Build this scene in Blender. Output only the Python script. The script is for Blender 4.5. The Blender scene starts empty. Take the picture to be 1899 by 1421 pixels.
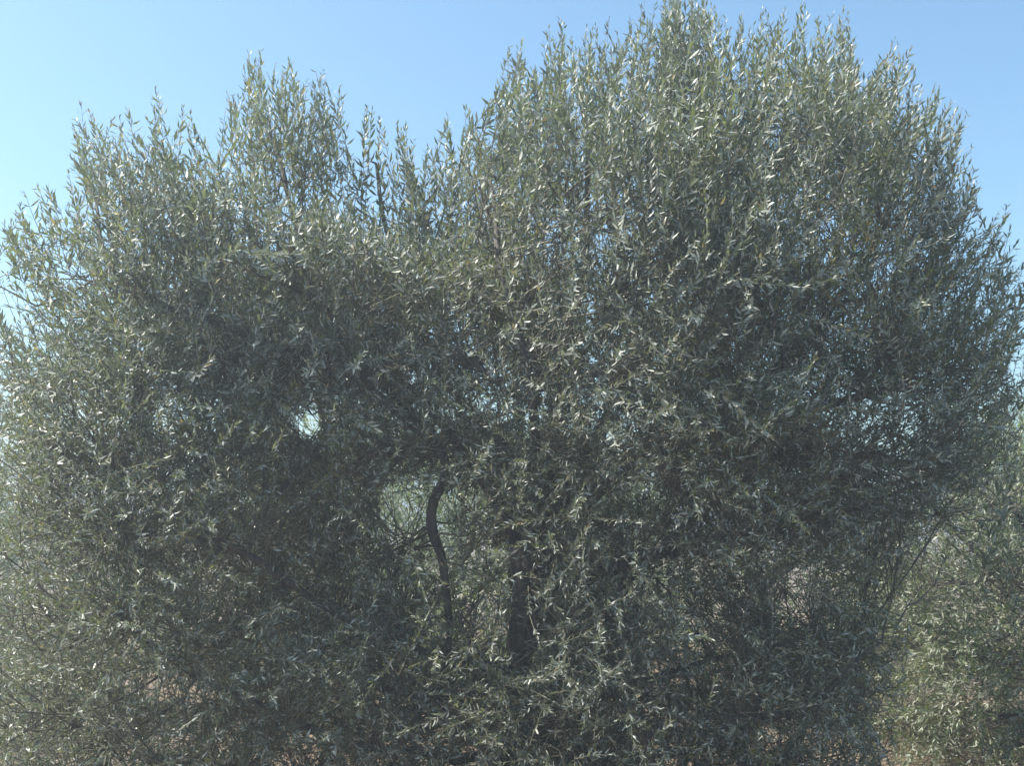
import bpy, math, random
import numpy as np
from mathutils import Matrix, Vector

SEED = 7
rng = np.random.default_rng(SEED)
random.seed(SEED)
R = math.radians
scene = bpy.context.scene
col = scene.collection

# ------------------------------------------------------------------ camera
CAM_Z, PITCH, FPX, PW, PH = 1.6, R(6.4), 2150.0, 1899.0, 1421.0
cd = bpy.data.cameras.new("camera")
cam = bpy.data.objects.new("camera", cd)
col.objects.link(cam)
cam.location = (0, 0, CAM_Z)
cam.rotation_euler = (R(90) + PITCH, 0, 0)
cd.sensor_width = 36.0
cd.lens = 36.0 * FPX / PW
cd.clip_start = 0.05
cd.clip_end = 2000
scene.camera = cam

# ------------------------------------------------------------------ sky, sun, exposure
SUN_EL, SUN_AZ = R(50), R(-90)          # azimuth from +Y towards +X
world = bpy.data.worlds.new("World")
scene.world = world
world.use_nodes = True
wn, wl = world.node_tree.nodes, world.node_tree.links
bg = wn["Background"]
sky = wn.new("ShaderNodeTexSky")
sky.sky_type = 'NISHITA'
sky.sun_disc = False
sky.sun_elevation = SUN_EL
sky.sun_rotation = SUN_AZ
sky.altitude = 100
sky.air_density = 1.0
sky.dust_density = 1.6
sky.ozone_density = 1.5
wb = wn.new("ShaderNodeMix"); wb.data_type = 'RGBA'; wb.blend_type = 'MULTIPLY'
wb.inputs["Factor"].default_value = 1.0
wb.inputs["B"].default_value = (.82, 1.0, 1.0, 1)      # the phone's white balance: a slightly cyan sky
wl.new(sky.outputs[0], wb.inputs["A"])
wl.new(wb.outputs["Result"], bg.inputs[0])
bg.inputs[1].default_value = 0.126
sd = bpy.data.lights.new("sun", 'SUN')
sun = bpy.data.objects.new("sun", sd)
col.objects.link(sun)
sd.energy = 5.0
sd.angle = R(0.5)
sd.color = (1.0, 0.94, 0.83)
sdir = Vector((math.sin(SUN_AZ) * math.cos(SUN_EL), math.cos(SUN_AZ) * math.cos(SUN_EL), math.sin(SUN_EL)))
sun.rotation_euler = sdir.to_track_quat('Z', 'Y').to_euler()
scene.view_settings.view_transform = 'Standard'
scene.view_settings.look = 'None'
scene.view_settings.exposure = 1.0
scene.view_settings.gamma = 1.0
scene.view_settings.use_curve_mapping = False
scene.cycles.max_bounces = 8
scene.cycles.transmission_bounces = 6
scene.cycles.diffuse_bounces = 4
scene.cycles.volume_step_rate = 4
HAZE = 0.014

# ------------------------------------------------------------------ helpers
def P(px, py, Y):
    """a point on the plane y = Y that stands at this place of the picture"""
    dx, up = (px - PW / 2) / FPX, (PH / 2 - py) / FPX
    y, z = math.cos(PITCH) - math.sin(PITCH) * up, math.sin(PITCH) + math.cos(PITCH) * up
    s = Y / y
    return np.array((dx * s, Y, CAM_Z + z * s))

def project(p):
    q = p - np.array((0, 0, CAM_Z))
    f = q[:, 1] * math.cos(PITCH) + q[:, 2] * math.sin(PITCH)
    u = -q[:, 1] * math.sin(PITCH) + q[:, 2] * math.cos(PITCH)
    f = np.maximum(f, 1e-3)
    return PW / 2 + FPX * q[:, 0] / f, PH / 2 - FPX * u / f, f

def unit(v):
    return v / np.maximum(np.linalg.norm(v, axis=-1, keepdims=True), 1e-9)

def tag(o, label=None, cat=None, group=None, kind=None):
    if label: o["label"] = label
    if cat: o["category"] = cat
    if group: o["group"] = group
    if kind: o["kind"] = kind
    return o

def mesh_from(name, verts, loops, sizes, mats, smooth=True):
    me = bpy.data.meshes.new(name)
    me.vertices.add(len(verts))
    me.vertices.foreach_set("co", np.asarray(verts, np.float32).ravel())
    me.loops.add(len(loops))
    me.loops.foreach_set("vertex_index", np.asarray(loops, np.int32))
    sizes = np.asarray(sizes, np.int32)
    me.polygons.add(len(sizes))
    starts = np.concatenate(([0], np.cumsum(sizes)[:-1])).astype(np.int32)
    me.polygons.foreach_set("loop_start", starts)
    me.polygons.foreach_set("use_smooth", np.full(len(sizes), smooth, bool))
    me.update(calc_edges=True)
    for m in mats: me.materials.append(m)
    return me

def link(name, me, parent=None):
    o = bpy.data.objects.new(name, me)
    col.objects.link(o)
    if parent is not None: o.parent = parent
    return o

def noise3(p, f, seed=0, n=14):
    """smooth random field from a few sine waves, about -1..1"""
    g = np.random.default_rng(1000 + seed)
    k = unit(g.normal(size=(n, 3))) * f * g.uniform(.6, 1.5, (n, 1))
    ph = g.uniform(0, 6.28, n)
    return np.sin(p @ k.T + ph).sum(1) / math.sqrt(n) * 1.2

# ------------------------------------------------------------------ materials
def new_mat(name):
    m = bpy.data.materials.new(name)
    m.use_nodes = True
    nt = m.node_tree
    nt.nodes.clear()
    return m, nt.nodes, nt.links

def leaf_material(name, top_a, top_b, under_a, under_b, dry=(0.21, 0.17, 0.09), dry_at=0.98, trans=0.28, rough=.45):
    m, n, l = new_mat(name)
    out = n.new("ShaderNodeOutputMaterial")
    geo = n.new("ShaderNodeNewGeometry")
    def ramp(a, b, d=None):
        r = n.new("ShaderNodeValToRGB")
        e = r.color_ramp.elements
        e[0].color = (*a, 1); e[0].position = 0.1
        e[1].color = (*b, 1); e[1].position = 0.9 if d is None else dry_at - .02
        if d is not None:
            x = e.new(dry_at + .005); x.color = (*d, 1)
        l.new(geo.outputs["Random Per Island"], r.inputs[0])
        return r
    top, under = ramp(top_a, top_b, dry), ramp(under_a, under_b)
    # young yellow-green growth in some parts of the crown, grey-green old leaves in others
    tx = n.new("ShaderNodeTexCoord"); nz = n.new("ShaderNodeTexNoise")
    nz.inputs["Scale"].default_value = 1.7; nz.inputs["Detail"].default_value = 3
    l.new(tx.outputs["Object"], nz.inputs["Vector"])
    yr = n.new("ShaderNodeMapRange"); yr.inputs[1].default_value = .44; yr.inputs[2].default_value = .68
    l.new(nz.outputs[0], yr.inputs[0])
    yg = n.new("ShaderNodeMix"); yg.data_type = 'RGBA'
    yg.inputs["A"].default_value = (.95, .97, 1.02, 1); yg.inputs["B"].default_value = (1.32, 1.30, .74, 1)
    l.new(yr.outputs[0], yg.inputs["Factor"])
    def tinted(sock):
        t_ = n.new("ShaderNodeMix"); t_.data_type = 'RGBA'; t_.blend_type = 'MULTIPLY'; t_.inputs["Factor"].default_value = 1
        l.new(sock, t_.inputs["A"]); l.new(yg.outputs["Result"], t_.inputs["B"]); return t_.outputs["Result"]
    topc = tinted(top.outputs[0])
    mix = n.new("ShaderNodeMix"); mix.data_type = 'RGBA'
    l.new(geo.outputs["Backfacing"], mix.inputs["Factor"])
    l.new(topc, mix.inputs["A"]); l.new(under.outputs[0], mix.inputs["B"])
    pb = n.new("ShaderNodeBsdfPrincipled")
    l.new(mix.outputs["Result"], pb.inputs["Base Color"])
    ro = n.new("ShaderNodeMapRange")
    l.new(geo.outputs["Backfacing"], ro.inputs[0])
    ro.inputs[3].default_value = rough; ro.inputs[4].default_value = 0.5
    l.new(ro.outputs[0], pb.inputs["Roughness"])
    pb.inputs["Specular IOR Level"].default_value = 0.55
    tr = n.new("ShaderNodeBsdfTranslucent")
    tc = n.new("ShaderNodeMix"); tc.data_type = 'RGBA'; tc.blend_type = 'MULTIPLY'
    tc.inputs["Factor"].default_value = 1
    l.new(topc, tc.inputs["A"]); tc.inputs["B"].default_value = (2.3, 2.45, 1.45, 1)
    l.new(tc.outputs["Result"], tr.inputs["Color"])
    ms = n.new("ShaderNodeMixShader"); ms.inputs[0].default_value = trans
    l.new(pb.outputs[0], ms.inputs[1]); l.new(tr.outputs[0], ms.inputs[2])
    l.new(ms.outputs[0], out.inputs[0])
    return m

M_LEAF = leaf_material("olive_leaf", (.066, .080, .055), (.135, .150, .104), (.27, .285, .25), (.43, .445, .395), dry=(.20, .155, .10), dry_at=.965, trans=.24, rough=.34)
M_LEAF_FAR = leaf_material("far_olive_leaf", (.065, .088, .042), (.13, .155, .08), (.27, .295, .235), (.40, .42, .34))

def bark_material():
    m, n, l = new_mat("olive_bark")
    out = n.new("ShaderNodeOutputMaterial")
    pb = n.new("ShaderNodeBsdfPrincipled")
    tc = n.new("ShaderNodeTexCoord")
    mp = n.new("ShaderNodeMapping"); mp.inputs["Scale"].default_value = (14, 14, 3.2)
    l.new(tc.outputs["Object"], mp.inputs[0])
    no = n.new("ShaderNodeTexNoise"); no.inputs["Scale"].default_value = 3.0; no.inputs["Detail"].default_value = 8
    l.new(mp.outputs[0], no.inputs["Vector"])
    r = n.new("ShaderNodeValToRGB")
    r.color_ramp.elements[0].position = .3; r.color_ramp.elements[0].color = (.03, .026, .022, 1)
    r.color_ramp.elements[1].position = .72; r.color_ramp.elements[1].color = (.13, .115, .10, 1)
    l.new(no.outputs[0], r.inputs[0]); l.new(r.outputs[0], pb.inputs["Base Color"])
    pb.inputs["Roughness"].default_value = .88
    b = n.new("ShaderNodeBump"); b.inputs["Strength"].default_value = .8; b.inputs["Distance"].default_value = .012
    l.new(no.outputs[0], b.inputs["Height"]); l.new(b.outputs[0], pb.inputs["Normal"])
    l.new(pb.outputs[0], out.inputs[0])
    return m
M_BARK = bark_material()

def twig_material():
    m, n, l = new_mat("olive_twig")
    out = n.new("ShaderNodeOutputMaterial")
    pb = n.new("ShaderNodeBsdfPrincipled")
    geo = n.new("ShaderNodeNewGeometry")
    r = n.new("ShaderNodeValToRGB")
    r.color_ramp.elements[0].color = (.07, .06, .045, 1); r.color_ramp.elements[1].color = (.15, .14, .10, 1)
    l.new(geo.outputs["Random Per Island"], r.inputs[0]); l.new(r.outputs[0], pb.inputs["Base Color"])
    pb.inputs["Roughness"].default_value = .75
    l.new(pb.outputs[0], out.inputs[0])
    return m
M_TWIG = twig_material()

def soil_material():
    m, n, l = new_mat("dry_soil")
    out = n.new("ShaderNodeOutputMaterial")
    pb = n.new("ShaderNodeBsdfPrincipled")
    tc = n.new("ShaderNodeTexCoord")
    a = n.new("ShaderNodeTexNoise"); a.inputs["Scale"].default_value = 1.3; a.inputs["Detail"].default_value = 10
    b = n.new("ShaderNodeTexNoise"); b.inputs["Scale"].default_value = 22; b.inputs["Detail"].default_value = 8
    l.new(tc.outputs["Object"], a.inputs["Vector"]); l.new(tc.outputs["Object"], b.inputs["Vector"])
    r = n.new("ShaderNodeValToRGB")
    e = r.color_ramp.elements
    e[0].position = .32; e[0].color = (.13, .092, .065, 1)
    e[1].position = .7; e[1].color = (.28, .22, .16, 1)
    x = e.new(.5); x.color = (.2, .148, .105, 1)
    mx = n.new("ShaderNodeMix"); mx.data_type = 'FLOAT'; mx.inputs["Factor"].default_value = .5
    l.new(a.outputs[0], mx.inputs["A"]); l.new(b.outputs[0], mx.inputs["B"])
    l.new(mx.outputs["Result"], r.inputs[0]); l.new(r.outputs[0], pb.inputs["Base Color"])
    pb.inputs["Roughness"].default_value = .95
    bp = n.new("ShaderNodeBump"); bp.inputs["Strength"].default_value = .9; bp.inputs["Distance"].default_value = .03
    l.new(b.outputs[0], bp.inputs["Height"]); l.new(bp.outputs[0], pb.inputs["Normal"])
    l.new(pb.outputs[0], out.inputs[0])
    return m
M_SOIL = soil_material()

def grass_material():
    m, n, l = new_mat("dry_grass")
    out = n.new("ShaderNodeOutputMaterial")
    geo = n.new("ShaderNodeNewGeometry")
    r = n.new("ShaderNodeValToRGB")
    e = r.color_ramp.elements
    e[0].color = (.10, .12, .04, 1); e[1].color = (.46, .36, .2, 1)
    x = e.new(.3); x.color = (.30, .23, .11, 1)
    l.new(geo.outputs["Random Per Island"], r.inputs[0])
    d = n.new("ShaderNodeBsdfDiffuse"); t = n.new("ShaderNodeBsdfTranslucent")
    l.new(r.outputs[0], d.inputs[0]); l.new(r.outputs[0], t.inputs[0])
    ms = n.new("ShaderNodeMixShader"); ms.inputs[0].default_value = .35
    l.new(d.outputs[0], ms.inputs[1]); l.new(t.outputs[0], ms.inputs[2]); l.new(ms.outputs[0], out.inputs[0])
    return m
M_GRASS = grass_material()

# ------------------------------------------------------------------ leaf templates
# x along the leaf (length 1), y across, z = the upper face
def leaf_template(width, fold, curl, twist, fine=True):
    if fine:
        st = [(.26, .86), (.62, .92)]
    else:
        st = [(.30, .95), (.68, .85)]
    v = [(0, 0, 0)]
    for x, w in st:
        z = -curl * x * x
        tw = twist * x
        for s in ((-1, 0, 1) if fine else (-1, 1)):
            yy = s * w * width / 2
            zz = abs(s) * fold * width / 2
            v.append((x, yy * math.cos(tw) - zz * math.sin(tw), z + yy * math.sin(tw) + zz * math.cos(tw)))
    v.append((1, 0, -curl))
    if fine:
        f = [(0, 2, 1), (0, 3, 2), (1, 2, 5, 4), (2, 3, 6, 5), (4, 5, 7), (5, 6, 7)]
    else:
        f = [(0, 2, 1), (1, 2, 4, 3), (3, 4, 5)]
    return np.array(v, float), [t_[::-1] for t_ in f]

TF = [leaf_template(w, fo, c, t) for w, fo, c, t in
      [(.20, .45, .02, .0), (.24, .35, .10, .3), (.18, .6, .18, -.3), (.22, .3, -.08, .4), (.19, .5, .28, .1), (.25, .25, .06, -.5)]]
TC = [leaf_template(w, .3, c, t, False) for w, c, t in
      [(.20, .02, .0), (.24, .12, .4), (.19, .20, -.4), (.23, -.08, .5)]]

TD = [(np.array([(0, 0, 0), (.42, -w / 2, -z), (.42, w / 2, z), (1, 0, -c)], float), [(0, 1, 2), (1, 3, 2)]) for w, z, c in [(.22, .02, .05), (.26, -.03, .14), (.20, .04, .2)]]

def leaves_mesh(name, base, frames, length, templates, mat, which):
    """base (N,3); frames (N,3,3) columns x,y,z; one joined mesh of all leaves"""
    VV, LL, SS, off = [], [], [], 0
    for k, (tv, tf) in enumerate(templates):
        idx = np.where(which == k)[0]
        if not len(idx): continue
        v = np.einsum('nij,vj->nvi', frames[idx], tv) * length[idx, None, None] + base[idx, None, :]
        nv = len(tv)
        loops = np.array([i for f in tf for i in f])
        sizes = np.array([len(f) for f in tf])
        LL.append((loops[None, :] + (np.arange(len(idx)) * nv)[:, None] + off).ravel())
        SS.append(np.tile(sizes, len(idx)))
        VV.append(v.reshape(-1, 3)); off += len(idx) * nv
    return mesh_from(name, np.concatenate(VV), np.concatenate(LL), np.concatenate(SS), [mat])

# ------------------------------------------------------------------ shoots (leafy twigs), vectorised
def shoots_points(b, d, L, bend, K=7):
    """polyline of K points per shoot. bend: vector added along the way (up or droop)"""
    pts = np.empty((len(b), K, 3)); pts[:, 0] = b
    t = unit(d)
    for k in range(1, K):
        t = unit(t + bend / (K - 1) + rng.normal(0, .07, t.shape))
        pts[:, k] = pts[:, k - 1] + t * (L / (K - 1))[:, None]
    return pts

def leaves_on(pts, L, spacing, leaf_len, drop=.1, turned=.5):
    turned = np.broadcast_to(turned, (len(pts),))      # share of the leaves twisted so that the pale underside shows
    """opposite pairs of leaves along each shoot; returns base, frames, length"""
    n, K, _ = pts.shape
    cnt = np.maximum((L / spacing).astype(int), 3)
    sid = np.repeat(np.arange(n), cnt)
    start = np.repeat(np.cumsum(cnt) - cnt, cnt)
    k = np.arange(len(sid)) - start
    s = (k + .6 + rng.uniform(-.2, .2, len(k))) / cnt[sid]
    s = np.clip(.08 + .92 * s, 0, .999)
    f = s * (K - 1); i = f.astype(int); w = (f - i)[:, None]
    p = pts[sid, i] * (1 - w) + pts[sid, i + 1] * w
    t = unit(pts[sid, i + 1] - pts[sid, i])
    phase = rng.uniform(0, 6.28, n)[sid] + (k % 2) * 1.571
    ref = np.where(np.abs(t[:, 2:3]) > .9, np.array([[1., 0, 0]]), np.array([[0, 0, 1.]]))
    u = unit(np.cross(t, ref)); v = np.cross(t, u)
    B, F, LN = [], [], []
    for side in (0, 1):
        a = phase + side * math.pi + rng.normal(0, .35, len(k))
        rad = u * np.cos(a)[:, None] + v * np.sin(a)[:, None]
        open_ = R(60) - R(31) * s + rng.normal(0, .17, len(k))
        x = t * np.cos(open_)[:, None] + rad * np.sin(open_)[:, None]
        x = unit(x + rng.normal(0, .28, x.shape) + np.array([0, 0, -.05]))
        z = t - x * (t * x).sum(1, keepdims=True)
        z = unit(z + np.array([0, 0, .25]) + rng.normal(0, .28, z.shape))
        z = unit(z - x * (z * x).sum(1, keepdims=True))
        z = z * np.where(rng.random(len(k)) < turned[sid], -1, 1)[:, None]
        y = np.cross(z, x)
        ln = leaf_len[sid] * (1.0 - .55 * s ** 5) * (.72 + .28 * np.minimum(1, s * 5)) * rng.uniform(.72, 1.15, len(k))
        keep = rng.random(len(k)) > drop
        B.append(p[keep]); F.append(np.stack((x, y, z), -1)[keep]); LN.append(ln[keep])
    return np.concatenate(B), np.concatenate(F), np.concatenate(LN)

def tubes_mesh(name, paths, radii, sides, mat):
    """paths: list of (M,K,3) arrays with radii (M,K)"""
    VV, LL, SS, off = [], [], [], 0
    for pts, rad in zip(paths, radii):
        n, K, _ = pts.shape
        if n == 0: continue
        t = np.empty_like(pts)
        t[:, 1:-1] = pts[:, 2:] - pts[:, :-2]; t[:, 0] = pts[:, 1] - pts[:, 0]; t[:, -1] = pts[:, -1] - pts[:, -2]
        t = unit(t)
        ref = np.array([.31, .9, .3]); ref /= np.linalg.norm(ref)
        u = unit(np.cross(t, ref)); v = np.cross(t, u)
        a = np.arange(sides) * 2 * math.pi / sides
        ring = u[:, :, None, :] * np.cos(a)[None, None, :, None] + v[:, :, None, :] * np.sin(a)[None, None, :, None]
        V = pts[:, :, None, :] + ring * rad[:, :, None, None]
        VV.append(V.reshape(-1, 3))
        q = []
        for k in range(K - 1):
            for s_ in range(sides):
                s2 = (s_ + 1) % sides
                q += [k * sides + s_, k * sides + s2, (k + 1) * sides + s2, (k + 1) * sides + s_]
        q = np.array(q)
        LL.append((q[None, :] + (np.arange(n) * K * sides)[:, None] + off).ravel())
        SS.append(np.full(n * (K - 1) * sides, 4)); off += n * K * sides
    return mesh_from(name, np.concatenate(VV), np.concatenate(LL), np.concatenate(SS), [mat])

def smooth_path(ctrl, radii, step=.04, wob=.008):
    """Catmull-Rom through control points -> points and radii"""
    c = np.array(ctrl, float); r = np.array(radii, float)
    c2 = np.vstack((2 * c[0] - c[1], c, 2 * c[-1] - c[-2])); r2 = np.concatenate(([r[0]], r, [r[-1]]))
    P_, R_ = [], []
    for i in range(1, len(c2) - 2):
        n = max(2, int(np.linalg.norm(c2[i + 1] - c2[i]) / step))
        for j in range(n):
            t = j / n
            P_.append(.5 * ((2 * c2[i]) + (-c2[i - 1] + c2[i + 1]) * t + (2 * c2[i - 1] - 5 * c2[i] + 4 * c2[i + 1] - c2[i + 2]) * t * t
                            + (-c2[i - 1] + 3 * c2[i] - 3 * c2[i + 1] + c2[i + 2]) * t ** 3))
            R_.append(r2[i] * (1 - t) + r2[i + 1] * t)
    P_.append(c[-1]); R_.append(r[-1])
    P_, R_ = np.array(P_), np.array(R_)
    P_[1:-1] += noise_vec(P_[1:-1]) * wob
    return P_, R_

def noise_vec(p):
    return np.stack([noise3(p, 9, s) for s in (1, 2, 3)], -1)

def limb_mesh(name, pts, rad, sides, mat, gnarl=.12, flare=None):
    K = len(pts)
    t = np.gradient(pts, axis=0); t = unit(t)
    ref = np.array([.2, .95, .1]); u = unit(np.cross(t, ref)); v = np.cross(t, u)
    a = np.arange(sides) * 2 * math.pi / sides
    ring = u[:, None] * np.cos(a)[None, :, None] + v[:, None] * np.sin(a)[None, :, None]
    V = pts[:, None] + ring * rad[:, None, None]
    n_ = noise3(V.reshape(-1, 3) * np.array([1, 1, .4]), 26, 5).reshape(K, sides) * gnarl
    n_ += noise3(V.reshape(-1, 3) * np.array([1, 1, .6]), 60, 6).reshape(K, sides) * gnarl * .35
    V = pts[:, None] + ring * (rad[:, None] * (1 + n_))[:, :, None]
    verts = np.vstack((V.reshape(-1, 3), pts[-1:] + t[-1:] * rad[-1]))
    loops, sizes = [], []
    for k in range(K - 1):
        for s in range(sides):
            s2 = (s + 1) % sides
            loops += [k * sides + s, k * sides + s2, (k + 1) * sides + s2, (k + 1) * sides + s]; sizes.append(4)
    for s in range(sides):
        loops += [(K - 1) * sides + s, (K - 1) * sides + (s + 1) % sides, K * sides]; sizes.append(3)
    return mesh_from(name, verts, loops, sizes, [mat])

# ------------------------------------------------------------------ ground
def ground_z(x, y):
    x, y = np.asarray(x, float), np.asarray(y, float)
    near = np.exp(-((x ** 2 + y ** 2) / 900))
    return (.05 * np.sin(x * .9 + 1.3) * np.cos(y * .7) + .03 * np.sin(x * 2.3 + y * 1.7) + .012 * np.sin(x * 7 + y * 3) * np.cos(y * 6 - x * 2)) * near

gx = np.concatenate((-np.geomspace(600, 12.5, 18), np.linspace(-12, 12, 65), np.geomspace(12.5, 600, 18)))
gy = np.concatenate((-np.geomspace(600, 3, 16), np.linspace(-2.5, 22, 71), np.geomspace(22.6, 600, 18)))
GX, GY = np.meshgrid(gx, gy)
GZ = ground_z(GX, GY)
nx, ny = len(gx), len(gy)
ii = (np.arange(ny - 1)[:, None] * nx + np.arange(nx - 1)[None, :]).ravel()
me = mesh_from("ground", np.stack((GX, GY, GZ), -1).reshape(-1, 3),
               np.stack((ii, ii + 1, ii + nx + 1, ii + nx), -1).ravel(), np.full(len(ii), 4), [M_SOIL])
tag(link("ground", me), "dry brown soil under the olive trees", kind="structure")

# ------------------------------------------------------------------ the big olive tree
Y0 = 5.2
OUT = [(-40, 1700), (-40, 1200), (-30, 900), (-30, 650), (-10, 480), (45, 385), (120, 365), (150, 240), (230, 225), (290, 205), (345, 225), (392, 275),
       (430, 200), (480, 130), (540, 145), (590, 165), (622, 250), (650, 285), (690, 230), (755, 262), (782, 350), (812, 325), (835, 240),
       (872, 225), (925, 215), (952, 100), (1040, 75), (1100, 80), (1160, 75), (1200, 30), (1250, 0), (1305, 5), (1350, 60), (1425, 50),
       (1490, 30), (1560, 50), (1615, 130), (1665, 110), (1695, 130), (1740, 190), (1775, 220), (1790, 320), (1845, 415), (1885, 500),
       (1905, 600), (1895, 760), (1880, 860), (1830, 920), (1730, 985), (1690, 1060), (1670, 1200), (1660, 1420), (1640, 1700)]
poly = np.array([P(x, y, Y0)[[0, 2]] for x, y in OUT])

def signed_dist(q, poly):
    """distance inside (+) a closed polygon, and the outward direction"""
    a, b = poly, np.roll(poly, -1, 0)
    best = np.full(len(q), 1e9); nd = np.zeros((len(q), 2))
    inside = np.zeros(len(q), bool)
    for p0, p1 in zip(a, b):
        e = p1 - p0; w = q - p0
        t = np.clip((w @ e) / (e @ e), 0, 1)
        r_ = p0 + t[:, None] * e - q
        d_ = np.hypot(r_[:, 0], r_[:, 1])
        m = d_ < best
        best[m] = d_[m]; nd[m] = r_[m] / np.maximum(d_[m, None], 1e-6)
        c = (p0[1] > q[:, 1]) != (p1[1] > q[:, 1])
        xx = p0[0] + (q[:, 1] - p0[1]) / (p1[1] - p0[1] + 1e-12) * e[0]
        inside ^= c & (q[:, 0] < xx)
    return np.where(inside, best, -best), nd

HULL = [(-60, 1700), (-60, 1200), (-60, 800), (-30, 520), (40, 340), (150, 200), (330, 120), (600, 90), (900, 40), (1200, -40), (1450, -40), (1650, 60), (1780, 200),
        (1880, 430), (1925, 620), (1915, 820), (1850, 960), (1750, 1080), (1720, 1250), (1710, 1420), (1700, 1700)]
hull = np.array([P(x, y, Y0)[[0, 2]] for x, y in HULL])
TH, TF_, TB_, RR = 1.4, .62, .9, 1.1
# openings in the crown: picture place, radii, share removed, nearest and farthest y
GAPS = [(572, 785, 25, 29, 1.3, 0, 9), (905, 735, 30, 60, .5, 0, 9), (985, 790, 16, 60, .5, 0, 9), (868, 605, 28, 34, .5, 0, 9),
        (1120, 445, 18, 20, .6, 0, 9), (1640, 520, 30, 25, .4, 0, 9),
        (30, 560, 40, 50, .4, 0, 9), (745, 950, 46, 70, .68, 0, 9), (880, 960, 36, 70, .45, 0, 9), (812, 980, 20, 110, .85, 0, 9),
        (968, 1050, 38, 70, .65, 0, 9), (870, 1140, 45, 70, .6, 0, 9), (972, 1180, 30, 60, .7, 0, 9), (1480, 1110, 38, 60, .5, 0, 9), (1430, 1345, 60, 30, .3, 0, 9),
        (560, 1415, 60, 20, .3, 0, 9)]
def gap_keep(p, soft=1.0):
    px, py, f = project(p)
    k = np.ones(len(p))
    for gx_, gy_, rx, ry, s, y0, y1 in GAPS:
        e = ((px - gx_) / rx) ** 2 + ((py - gy_) / ry) ** 2
        k *= np.clip(1 - s * np.clip(1.35 - e, 0, 1), 0, 1)
    return k

N_TRY = 260000
c = np.stack((rng.uniform(-3.1, 3.1, N_TRY), rng.uniform(Y0 - TH, Y0 + TH, N_TRY), rng.uniform(.12, 4.6, N_TRY)), -1)
d, _ = signed_dist(c[:, [0, 2]], poly)
dh, nd = signed_dist(c[:, [0, 2]], hull)
dh = np.maximum(dh, 0)
lump = noise3(c, 3.2, 11)
q_ = np.clip(dh / RR, 0, 1)
thick = TH * np.where(c[:, 1] < Y0, TF_, TB_) * np.sqrt(np.clip(1 - (1 - q_) ** 2, 0, 1)) * (1 + .16 * lump)
dep = np.minimum(d, thick - np.abs(c[:, 1] - Y0))
ok = (d > .03) & (dep > 0)
c, d, dh, nd, dep, thick = c[ok], d[ok], dh[ok], nd[ok], dep[ok], thick[ok]
clump = .65 * noise3(c, 6.5, 22) + .5 * noise3(c, 14, 13)
w = np.exp(-dep / .38) + .13
w *= np.clip(.74 + .70 * clump, np.where(c[:, 2] > 2.2, .3, .18), 1.6)
w *= np.clip(.3 + d / .4, .3, 1)
w *= np.where(c[:, 2] < .75, 1.25, 1)
w *= gap_keep(c)
keep = rng.random(len(c)) < w * (.80 - .24 * np.clip((c[:, 2] - 2.35) / .3, 0, 1))
c, d, dh, nd, dep, thick = c[keep], d[keep], dh[keep], nd[keep], dep[keep], thick[keep]
ky = (c[:, 1] - Y0) / np.maximum(thick, .05)
out = unit(np.stack((nd[:, 0] * (1.05 - np.clip(dh / RR, 0, 1)), ky * np.clip(dh / .5, .15, 1), nd[:, 1] * (1.05 - np.clip(dh / RR, 0, 1))), -1))
h = np.clip((c[:, 2] - .9) / 2.6, 0, 1)[:, None]
dirs = unit(out * np.array([.8, .38, .8]) + np.array([0, 0, 1.]) * (.12 + 1.25 * h) + rng.normal(0, 1, c.shape) * (.75 - .42 * h))
L = rng.uniform(.12, .32, len(c)) * (1 + .6 * h[:, 0])
bend = np.array([0, 0, 1.]) * np.where(h > .45, .35, -.45 + .6 * h) * rng.uniform(-.6, 1.3, (len(c), 1))
pts = shoots_points(c, dirs, L, bend)
# tips stay inside the outline of the crown
tip = pts[:, -1]
dt, _ = signed_dist(tip[:, [0, 2]], poly)
good = (dt > np.where(tip[:, 2] > 2.6, .19 + .2 * noise3(tip, 6, 15), -.08)) & (tip[:, 1] > Y0 - TH - .35)
tpx, tpy, _f = project(tip)
# the front of the crown, nearer to the eye, must not bulge past its sides
dpx, _ = signed_dist(np.stack((tpx, -tpy), -1), np.array([(x, -y) for x, y in OUT], float))
good &= dpx > -14
good &= rng.random(len(c)) < gap_keep(tip) + .05
good &= rng.random(len(c)) < gap_keep(pts[:, 3]) + .05
c, L, pts = c[good], L[good], pts[good]
# upright shoots that make the spires of the top
SP = [(150, 192), (165, 210), (140, 262), (45, 360), (88, 350), (130, 345), (235, 205), (288, 168), (292, 178), (340, 200), (352, 212), (420, 175), (425, 190), (462, 100), (482, 98), (470, 112),
      (510, 122), (536, 112), (540, 118), (585, 135), (600, 132), (596, 146), (620, 215), (682, 200), (690, 208), (735, 232), (752, 238), (768, 262), (795, 275), (800, 282), (830, 215), (862, 200), (868, 206),
      (880, 225), (935, 178), (946, 88), (968, 82), (960, 92), (1018, 52), (1040, 38), (1048, 45), (1088, 52), (1104, 48), (1098, 60), (1130, 36), (1168, 30), (1172, 48), (1195, 2), (1215, 10), (1235, -22),
      (1250, -30), (1245, -14), (1275, -20), (1298, -16), (1303, -5), (1285, 0), (1345, 36), (1375, 28), (1380, 40), (1415, 18), (1420, 26), (1455, 22), (1488, 0), (1494, 8), (1520, 48), (1545, 25), (1565, 16), (1572, 30),
      (1660, 75), (1668, 84), (1690, 92), (1686, 104), (1735, 158), (1742, 166), (1765, 190), (1775, 206), (1800, 300), (1808, 318), (1868, 385), (1850, 400), (1885, 455), (1898, 490), (8, 420), (20, 412), (70, 352),
      (1898, 560), (1893, 620), (1900, 700), (1890, 820)]
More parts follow.
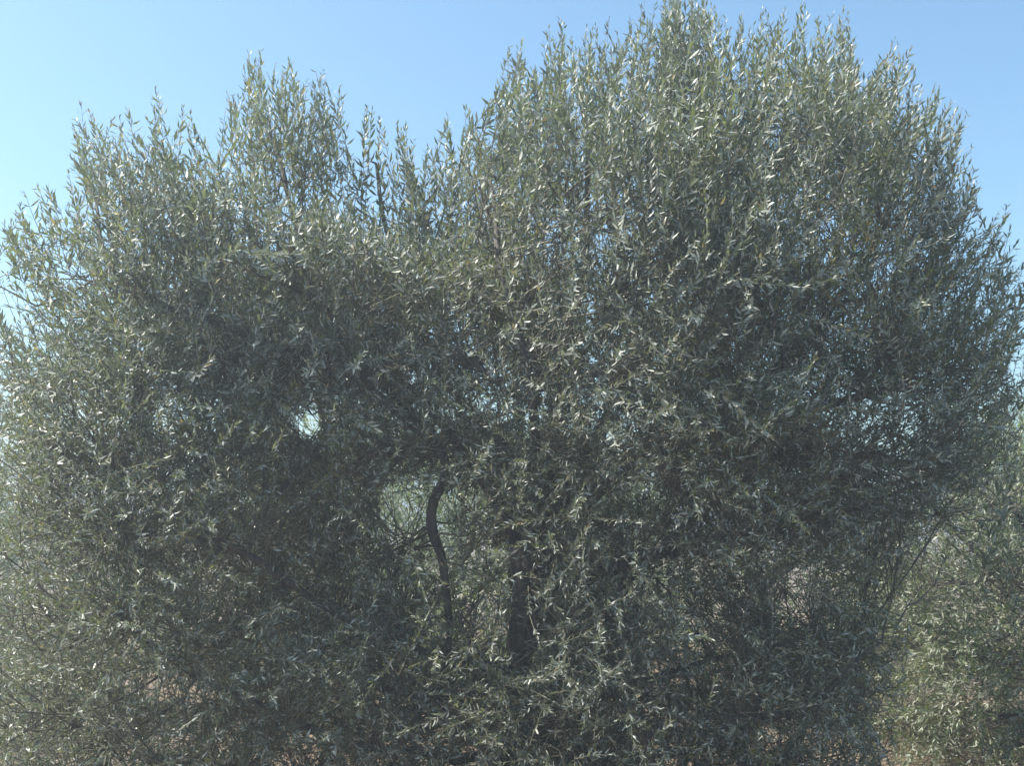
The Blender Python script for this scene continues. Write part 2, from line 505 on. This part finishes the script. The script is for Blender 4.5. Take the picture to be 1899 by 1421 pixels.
for px, py in SP:
    for r_ in range(5):
        Yt = Y0 + rng.uniform(-.35, .35)
        tp = P(px + rng.normal(0, 8) * r_, py - 4 + r_ * rng.uniform(6, 44), Yt)
        lean = np.clip((px - 950) / 950, -1, 1) * (.55 if px > 1600 or px < 200 else .22)
        ln = rng.uniform(.45, .75) if py < 340 else rng.uniform(.25, .38)
        dv = unit(np.array([lean + rng.normal(0, .17), rng.normal(0, .15), 1.]))
        b = tp - dv * ln
        pp = shoots_points(b[None], dv[None], np.array([ln]), np.array([[0, 0, .1]]))
        pp += (tp - pp[:, -1])[:, None] * np.linspace(0, 1, 7)[None, :, None]
        c = np.vstack((c, b)); L = np.append(L, ln); pts = np.vstack((pts, pp))
print("shoots", len(c))

ll = rng.uniform(.022, .037, len(c)) + .021 * np.clip((c[:, 2] - 1.5) / 1.6, 0, 1)
ll[-5 * len(SP):] = rng.uniform(.052, .070, 5 * len(SP))
spc = .0135 + .0065 * np.clip((c[:, 2] - 1.5) / 1.6, 0, 1); spc[-5 * len(SP):] = .023
LB, LF, LN = leaves_on(pts, L, spc, ll, turned=.45 + .45 * np.clip((c[:, 2] - .8) / 2.2, 0, 1))
gk = gap_keep(LB)
keep = rng.random(len(LB)) < gk * 1.05 + .05
LB, LF, LN = LB[keep], LF[keep], LN[keep]
print("leaves", len(LB))

tree = bpy.data.objects.new("olive_tree", None)
col.objects.link(tree)
TX = P(965, 1300, Y0)[0]
tree.location = (TX, Y0, 0)
tag(tree, "large bushy olive tree in front, with a dark forked trunk", "tree")
inv = Vector((-TX, -Y0, 0))
def under(o):
    o.parent = tree
    o.location = inv
    return o

# which leaves show largest: nearest in each small cell of the view, ranked by the area they show
mid = LB + LF[:, :, 0] * (LN * .5)[:, None]
px, py, f = project(mid)
view = unit(mid - np.array((0, 0, CAM_Z)))
area = LN ** 2 * .2 * np.abs((LF[:, :, 2] * view).sum(1)) / f ** 2
infr = (px > 10) & (px < PW - 10) & (py > 10) & (py < PH - 10)
cell = (np.clip(px, 0, PW - 1) // 14).astype(int) * 200 + (np.clip(py, 0, PH - 1) // 14).astype(int)
order = np.lexsort((f, cell))
first = np.zeros(len(f), bool)
cs = cell[order]
first[order[np.concatenate(([True], cs[1:] != cs[:-1]))]] = True
cand = np.where(first & infr)[0]
big = cand[np.argsort(-area[cand])[:300]]
isbig = np.zeros(len(f), bool); isbig[big] = True
which = rng.integers(0, len(TF), len(f))
tmpl = []
for tv, tf in TF:
    me = mesh_from("leaf", tv, [i for fc in tf for i in fc], [len(fc) for fc in tf], [M_LEAF])
    tmpl.append(me)
Minv = Matrix.Translation(inv)
for i in big:
    o = bpy.data.objects.new("leaf", tmpl[which[i]])
    col.objects.link(o)
    o.parent = tree
    m = Matrix([[*(LF[i, r] * LN[i]), LB[i, r]] for r in range(3)] + [[0, 0, 0, 1]])
    o.matrix_local = Minv @ m
# near and middle leaves fine, the rest coarse
rest = ~isbig
near = rest & (f < 4.05)
far = rest & ~near & (f < 4.75) & (mid[:, 2] > 1.9)
back = rest & ~near & ~far
me1 = leaves_mesh("foliage", LB[near], LF[near], LN[near], TF, M_LEAF, which[near])
me2 = leaves_mesh("foliage_back", LB[far], LF[far], LN[far], TC, M_LEAF, which[far] % len(TC))
me3 = leaves_mesh("foliage_rear", LB[back], LF[back], LN[back], TD, M_LEAF, which[back] % len(TD))
print("near", near.sum(), "far", far.sum(), "back", back.sum())
import bmesh
bm = bmesh.new(); bm.from_mesh(me1); bm.from_mesh(me2); bm.from_mesh(me3); bm.to_mesh(me1); bm.free()
bpy.data.meshes.remove(me2); bpy.data.meshes.remove(me3)
tag(under(link("foliage", me1)), kind="stuff")

# trunk and branches
FORK = P(985, 1035, Y0)
tr_p, tr_r = smooth_path([(P(950, 1500, Y0)[0] - .02, Y0, -.12), (P(955, 1500, Y0)[0], Y0, .12), P(962, 1400, Y0), P(960, 1250, Y0), P(985, 1130, Y0 - .02), FORK, P(1000, 985, Y0)],
                         [.17, .12, .082, .07, .068, .068, .056], step=.035)
me = limb_mesh("trunk", tr_p, tr_r, 28, M_BARK, .3)
under(link("trunk", me))
LIMBS = []
def limb(ctrl, radii, sides=12):
    p, r = smooth_path(ctrl, radii, wob=.014)
    LIMBS.append((p, r))
    under(link("branch", limb_mesh("branch", p, r, sides, M_BARK, .13)))
F = FORK
limb([F - (0, 0, .06), P(925, 945, Y0 + .1), P(850, 840, Y0 + .3), P(700, 640, Y0 + .3), P(560, 430, Y0 - .1), P(490, 240, Y0)], [.038, .028, .024, .019, .013, .006])
limb([F - (0, 0, .04), P(1010, 930, Y0), P(1030, 800, Y0), P(1060, 600, Y0 + .1), P(1090, 360, Y0), P(1080, 160, Y0)], [.045, .036, .028, .022, .014, .006])
limb([F - (0, 0, .06), P(1060, 960, Y0 - .1), P(1200, 820, Y0 - .1), P(1330, 560, Y0), P(1400, 320, Y0), P(1420, 130, Y0)], [.04, .034, .028, .022, .014, .006])
limb([P(1130, 890, Y0 - .11), P(1280, 800, Y0 - .2), P(1480, 640, Y0 - .3), P(1640, 420, Y0 - .1), P(1700, 240, Y0)], [.028, .024, .018, .012, .005])
limb([P(1200, 840, Y0 - .15), P(1400, 790, Y0 + .2), P(1620, 720, Y0 + .3), P(1800, 600, Y0 + .2)], [.03, .026, .018, .006])
limb([P(1000, 1090, Y0), P(1150, 1040, Y0 + .3), P(1350, 1000, Y0 + .5), P(1560, 960, Y0 + .4), P(1720, 900, Y0 + .2)], [.035, .03, .024, .015, .006])
limb([P(975, 1010, Y0), P(900, 880, Y0 + .3), P(720, 700, Y0 + .6), P(440, 660, Y0 + .4), P(220, 560, Y0 + .2)], [.024, .02, .016, .012, .005])
limb([P(800, 800, Y0 + .02), P(660, 680, Y0 - .4), P(430, 600, Y0 - .6), P(230, 520, Y0 - .5), P(160, 350, Y0 - .2)], [.022, .018, .014, .010, .005])
limb([P(960, 1240, Y0), P(830, 1220, Y0 - .3), P(600, 1120, Y0 - .5), P(380, 980, Y0 - .8), P(200, 860, Y0 - .6)], [.024, .02, .016, .011, .005])
limb([P(990, 1150, Y0), P(1080, 1090, Y0 - .4), P(1240, 1000, Y0 - .5), P(1420, 860, Y0 - .5), P(1540, 680, Y0 - .4)], [.024, .02, .016, .011, .005])
limb([P(1000, 980, Y0), P(1010, 900, Y0 - .4), P(980, 700, Y0 - .7), P(930, 500, Y0 - .6), P(900, 330, Y0 - .3)], [.026, .022, .017, .012, .005])
limb([P(1000, 985, Y0), P(960, 860, Y0 + .4), P(800, 660, Y0 + .6), P(720, 440, Y0 + .4), P(690, 300, Y0 + .1)], [.026, .022, .017, .012, .005])
limb([P(1005, 985, Y0), P(1100, 820, Y0 + .5), P(1220, 560, Y0 + .6), P(1260, 300, Y0 + .3), P(1260, 80, Y0 + .1)], [.026, .022, .017, .012, .005])
# the crooked stem left of the trunk
limb([P(945, 1440, Y0 - .04), P(870, 1370, Y0 - .2), P(822, 1290, Y0 - .3), P(836, 1190, Y0 - .3), P(826, 1095, Y0 - .32), P(820, 1040, Y0 - .32), P(802, 985, Y0 - .32), P(803, 930, Y0 - .32),
      P(822, 880, Y0 - .3), P(800, 830, Y0 - .35), P(690, 720, Y0 - .5), P(600, 560, Y0 - .6)], [.016, .012, .010, .011, .017, .021, .023, .023, .022, .021, .015, .006])
# low boughs to the right and to the left
limb([P(960, 1430, Y0), P(1120, 1420, Y0 - .3), P(1290, 1400, Y0 - .5), P(1370, 1345, Y0 - .55), P(1500, 1300, Y0 - .55), P(1600, 1210, Y0 - .5)], [.03, .026, .024, .022, .015, .006])
limb([P(955, 1410, Y0), P(800, 1400, Y0 - .5), P(600, 1360, Y0 - .4), P(380, 1260, Y0 - .5), P(200, 1150, Y0 - .4)], [.022, .018, .015, .011, .005])
limb([P(960, 1380, Y0), P(1060, 1330, Y0 + .4), P(1260, 1240, Y0 + .7), P(1480, 1180, Y0 + .7)], [.032, .026, .018, .006])
limb([P(955, 1380, Y0), P(800, 1300, Y0 + .5), P(540, 1220, Y0 + .8), P(250, 1120, Y0 + .7)], [.032, .026, .018, .006])

limb([P(958, 1440, Y0), P(1100, 1450, Y0 + .2), P(1320, 1440, Y0 + .3), P(1560, 1400, Y0 + .2)], [.026, .02, .013, .005])
limb([P(955, 1450, Y0), P(780, 1455, Y0 - .1), P(520, 1440, Y0 - .2), P(200, 1380, Y0 - .1)], [.026, .02, .013, .005])
limb([P(955, 1460, Y0), P(830, 1480, Y0 - .3), P(640, 1480, Y0 - .6), P(420, 1430, Y0 - .7)], [.024, .018, .012, .005])
limb([P(965, 1460, Y0), P(1080, 1480, Y0 - .3), P(1240, 1480, Y0 - .6), P(1460, 1420, Y0 - .6)], [.024, .018, .012, .005])

def twigs_for(name, c, pts, L, limbs, parent_fn, cell=.34):
    """boughs from the limbs to each clump of shoots, thin twigs from the boughs to each shoot, and the shoots' own stems"""
    allp = np.concatenate([p for p, r in limbs])
    key = np.floor(c / cell).astype(int)
    _, invk = np.unique(key, axis=0, return_inverse=True)
    invk = invk.ravel(); n = invk.max() + 1
    cen = np.stack([np.bincount(invk, c[:, j], n) / np.bincount(invk, minlength=n) for j in range(3)], -1)
    root = np.empty_like(cen)
    for k in range(n):
        dd = ((allp - cen[k]) ** 2).sum(1) + 2.5 * np.maximum(0, allp[:, 2] - cen[k][2] + .08) ** 2
        root[k] = allp[dd.argmin()]
    tt = np.linspace(0, 1, 7)[None, :, None]
    span = np.linalg.norm(cen - root, axis=1)[:, None, None]
    sag = np.sin(tt * math.pi) * span * .14
    bough = root[:, None] * (1 - tt) + cen[:, None] * tt + sag * (np.array([0, 0, -1.]) + rng.normal(0, .5, (n, 1, 3)))
    bough[:, 1:-1] += rng.normal(0, .012, bough[:, 1:-1].shape)
    brad = np.linspace(1, .35, 7)[None, :] * (.004 + .006 * np.clip(span[:, :, 0], 0, 1.2))
    # twig from bough point 4..6 to shoot base
    b2 = bough[invk, rng.integers(3, 7, len(c))]
    t2 = np.linspace(0, 1, 2)[None, :, None]
    tw = b2[:, None] * (1 - t2) + c[:, None] * t2
    trad = np.repeat(np.linspace(.0022, .0016, 2)[None], len(c), 0)
    srad = np.repeat(np.linspace(.0019, .0008, 3)[None], len(c), 0)
    me = tubes_mesh(name, [bough, tw, pts[:, ::3]], [brad, trad, srad], 3, M_TWIG)
    parent_fn(tag(link(name, me), kind="stuff"))
twigs_for("twigs", c, pts, L, LIMBS, under)

# ------------------------------------------------------------------ the olive trees behind
def back_tree(x, y, radius, height, label, n_shoots, leaf=.058, spacing=.026, low=.25, seed=0, templates=TC, twiggy=True):
    root = bpy.data.objects.new("olive_tree", None)
    col.objects.link(root)
    root.location = (x, y, float(ground_z(x, y)))
    root.rotation_euler = (0, 0, 0)
    tag(root, label, "tree", "olive trees of the grove behind the large one")
    hz = (height - low) / 2; cz = low + hz
    m = n_shoots * 5
    u = unit(rng.normal(size=(m, 3)))
    lump = 1 + .16 * noise3(u * 2.2, 1.6, seed) * .7 + .06 * noise3(u * 5, 1.6, seed + 1)
    rr = rng.random(m) ** .33 * lump
    fat = np.where(u[:, 2] < 0, 1 / np.sqrt(1 - (.85 * u[:, 2]) ** 2), 1)[:, None]
    c = u * np.hstack((fat, fat, fat * 0 + 1)) * rr[:, None] * np.array([radius, radius, hz]) * .86 + np.array([0, 0, cz])
    dep = (lump - rr)
    keep = (rng.random(m) < (np.exp(-dep / .22) + .12) * np.clip(.8 + .4 * noise3(c, 5.5, seed + 2), .15, 1.4)) & (c[:, 2] > .08)
    c, u = c[keep][:n_shoots], u[keep][:n_shoots]
    hh = np.clip((c[:, 2] - cz) / hz, -1, 1)[:, None]
    dv = unit(u * .7 + np.array([0, 0, 1.]) * (.25 + .75 * hh) + rng.normal(0, .4, c.shape))
    L = rng.uniform(.16, .36, len(c)) * (1 + .2 * np.clip(hh[:, 0], 0, 1))
    pts = shoots_points(c, dv, L, np.array([0, 0, .3]) * (hh - .2) * 2)
    B, Fm, Ln = leaves_on(pts, L, spacing, np.full(len(c), leaf))
    wh = rng.integers(0, len(templates), len(B))
    tag(link("crown", leaves_mesh("crown", B, Fm, Ln, templates, M_LEAF_FAR, wh), root), kind="stuff")
    g = random.Random(seed)
    fk = np.array([g.uniform(-.05, .05), g.uniform(-.05, .05), height * .34])
    p, r = smooth_path([(0, 0, -.1), (.03, .02, .15), (fk[0] * .5, fk[1], fk[2] * .6), fk], [.14, .1, .08, .07])
    link("trunk", limb_mesh("trunk", p, r, 10, M_BARK, .18), root)
    limbs = [(p[len(p) // 2:], None)]
    for k in range(5):
        a = k * 1.257 + g.uniform(-.3, .3)
        e = np.array([math.cos(a), math.sin(a), 0])
        q, r = smooth_path([fk - (0, 0, .06), fk + e * radius * .25 + (0, 0, height * .12), fk + e * radius * .42 + (0, 0, height * .27), fk + e * radius * .55 + (0, 0, height * .4)],
                           [.05, .035, .022, .008], step=.08)
        link("branch", limb_mesh("branch", q, r, 8, M_BARK, .1), root)
        limbs.append((q, r))
    if twiggy:
        twigs_for("twigs", c, pts, L, limbs, lambda o: setattr(o, "parent", root), .5)
    return root

back_tree(4.1, 7.8, 2.45, 2.35, "lower pale green olive tree at the right edge, behind the large tree", 7200, leaf=.05, spacing=.024, low=-.5, seed=23, templates=TD)
back_tree(-.45, 9.9, 1.9, 2.55, "sunlit olive tree seen through the gap beside the dark trunk", 5200, spacing=.022, low=-.5, seed=31, templates=TD, twiggy=False)
back_tree(-5.1, 9.5, 1.9, 2.2, "shaded olive tree at the left edge, behind the large tree", 4000, spacing=.024, low=-.5, seed=41, templates=TD, twiggy=False)
back_tree(2.6, 12.2, 1.9, 2.5, "olive tree farther back, glimpsed through the lower right of the crown", 2000, leaf=.066, spacing=.03, low=-.3, seed=51, templates=TD, twiggy=False)
back_tree(-2.7, 12.8, 1.9, 1.9, "olive tree farther back, glimpsed through the lower left of the crown", 2000, leaf=.066, spacing=.03, low=-.3, seed=61, templates=TD, twiggy=False)
back_tree(7.4, 13.4, 2.0, 2.5, "olive tree farther back beyond the right edge of the large crown", 1700, leaf=.07, spacing=.03, low=-.3, seed=71, templates=TD, twiggy=False)
back_tree(-7.6, 13.8, 2.0, 2.4, "olive tree farther back beyond the left edge of the large crown", 1700, leaf=.07, spacing=.03, low=-.3, seed=81, templates=TD, twiggy=False)
back_tree(.3, 16.0, 2.0, 2.6, "hindmost olive tree, in line with the dark trunk", 1600, leaf=.07, spacing=.032, low=-.3, seed=91, templates=TD, twiggy=False)

# ------------------------------------------------------------------ dry grass and fallen leaves
N = 24000
x = rng.uniform(-9, 9, N); y = rng.uniform(1.5, 18, N)
patch = noise3(np.stack((x, y, x * 0), -1), 1.6, 77)
k = rng.random(N) < np.clip(.45 + .5 * patch, .06, 1)
x, y = x[k], y[k]; N = len(x)
b = np.stack((x, y, ground_z(x, y) - .005), -1)
up = unit(np.stack((rng.normal(0, .45, N), rng.normal(0, .45, N), np.ones(N)), -1))
side = unit(np.cross(up, rng.normal(size=(N, 3))))
hgt = rng.uniform(.04, .22, N)[:, None]; wd = rng.uniform(.0015, .0035, N)[:, None]
droop = unit(rng.normal(size=(N, 3)) * (1, 1, 0)) * hgt * .35
V = np.stack((b - side * wd, b + side * wd, b + up * hgt * .6 + side * wd * .7 + droop * .3, b + up * hgt * .6 - side * wd * .7 + droop * .3, b + up * hgt + droop - (0, 0, .1) * hgt), 1)
i0 = (np.arange(N) * 5)[:, None]
loops = (np.array([0, 1, 2, 3, 3, 2, 4])[None] + i0).ravel()
me = mesh_from("dry_grass", V.reshape(-1, 3), loops, np.tile([4, 3], N), [M_GRASS])
tag(link("dry_grass", me), "sparse dry grass on the brown soil under the olive trees", "grass", kind="stuff")

# fallen olive leaves lying on the soil
N = 5000
x = rng.uniform(-6, 6, N); y = rng.uniform(2.5, 13, N)
b = np.stack((x, y, ground_z(x, y) + .004), -1)
a = rng.uniform(0, 6.28, N)
X = np.stack((np.cos(a), np.sin(a), rng.normal(0, .1, N)), -1); X = unit(X)
Z = unit(np.array([0, 0, 1.]) + rng.normal(0, .2, (N, 3))); Z = unit(Z - X * (X * Z).sum(1, keepdims=True))
me = leaves_mesh("fallen_leaves", b, np.stack((X, np.cross(Z, X), Z), -1), rng.uniform(.04, .065, N), TC, M_GRASS, rng.integers(0, len(TC), N))
tag(link("fallen_leaves", me), "dry leaf litter scattered on the soil under the olive trees", "leaf litter", kind="stuff")

# ------------------------------------------------------------------ haze, also added to lift near shadows like veiling lens glare
if HAZE:
    bx = [(-620, 620), (-620, 620), (-1.0, 5.2)]
    vs = [(x_, y_, z_) for x_ in bx[0] for y_ in bx[1] for z_ in bx[2]]
    fs = [(0, 1, 3, 2), (4, 6, 7, 5), (0, 4, 5, 1), (2, 3, 7, 6), (0, 2, 6, 4), (1, 5, 7, 3)]
    m, n, l = new_mat("haze_veil")
    o_ = n.new("ShaderNodeOutputMaterial"); pv = n.new("ShaderNodeVolumePrincipled")
    pv.inputs["Color"].default_value = (.86, .93, 1, 1); pv.inputs["Density"].default_value = HAZE
    pv.inputs["Anisotropy"].default_value = .5
    l.new(pv.outputs[0], o_.inputs["Volume"])
    me = mesh_from("haze", vs, [i for f_ in fs for i in f_], [4] * 6, [m], smooth=False)
    tag(link("haze", me), "thin pale haze over the grove, also imitating veiling lens glare", kind="stuff")
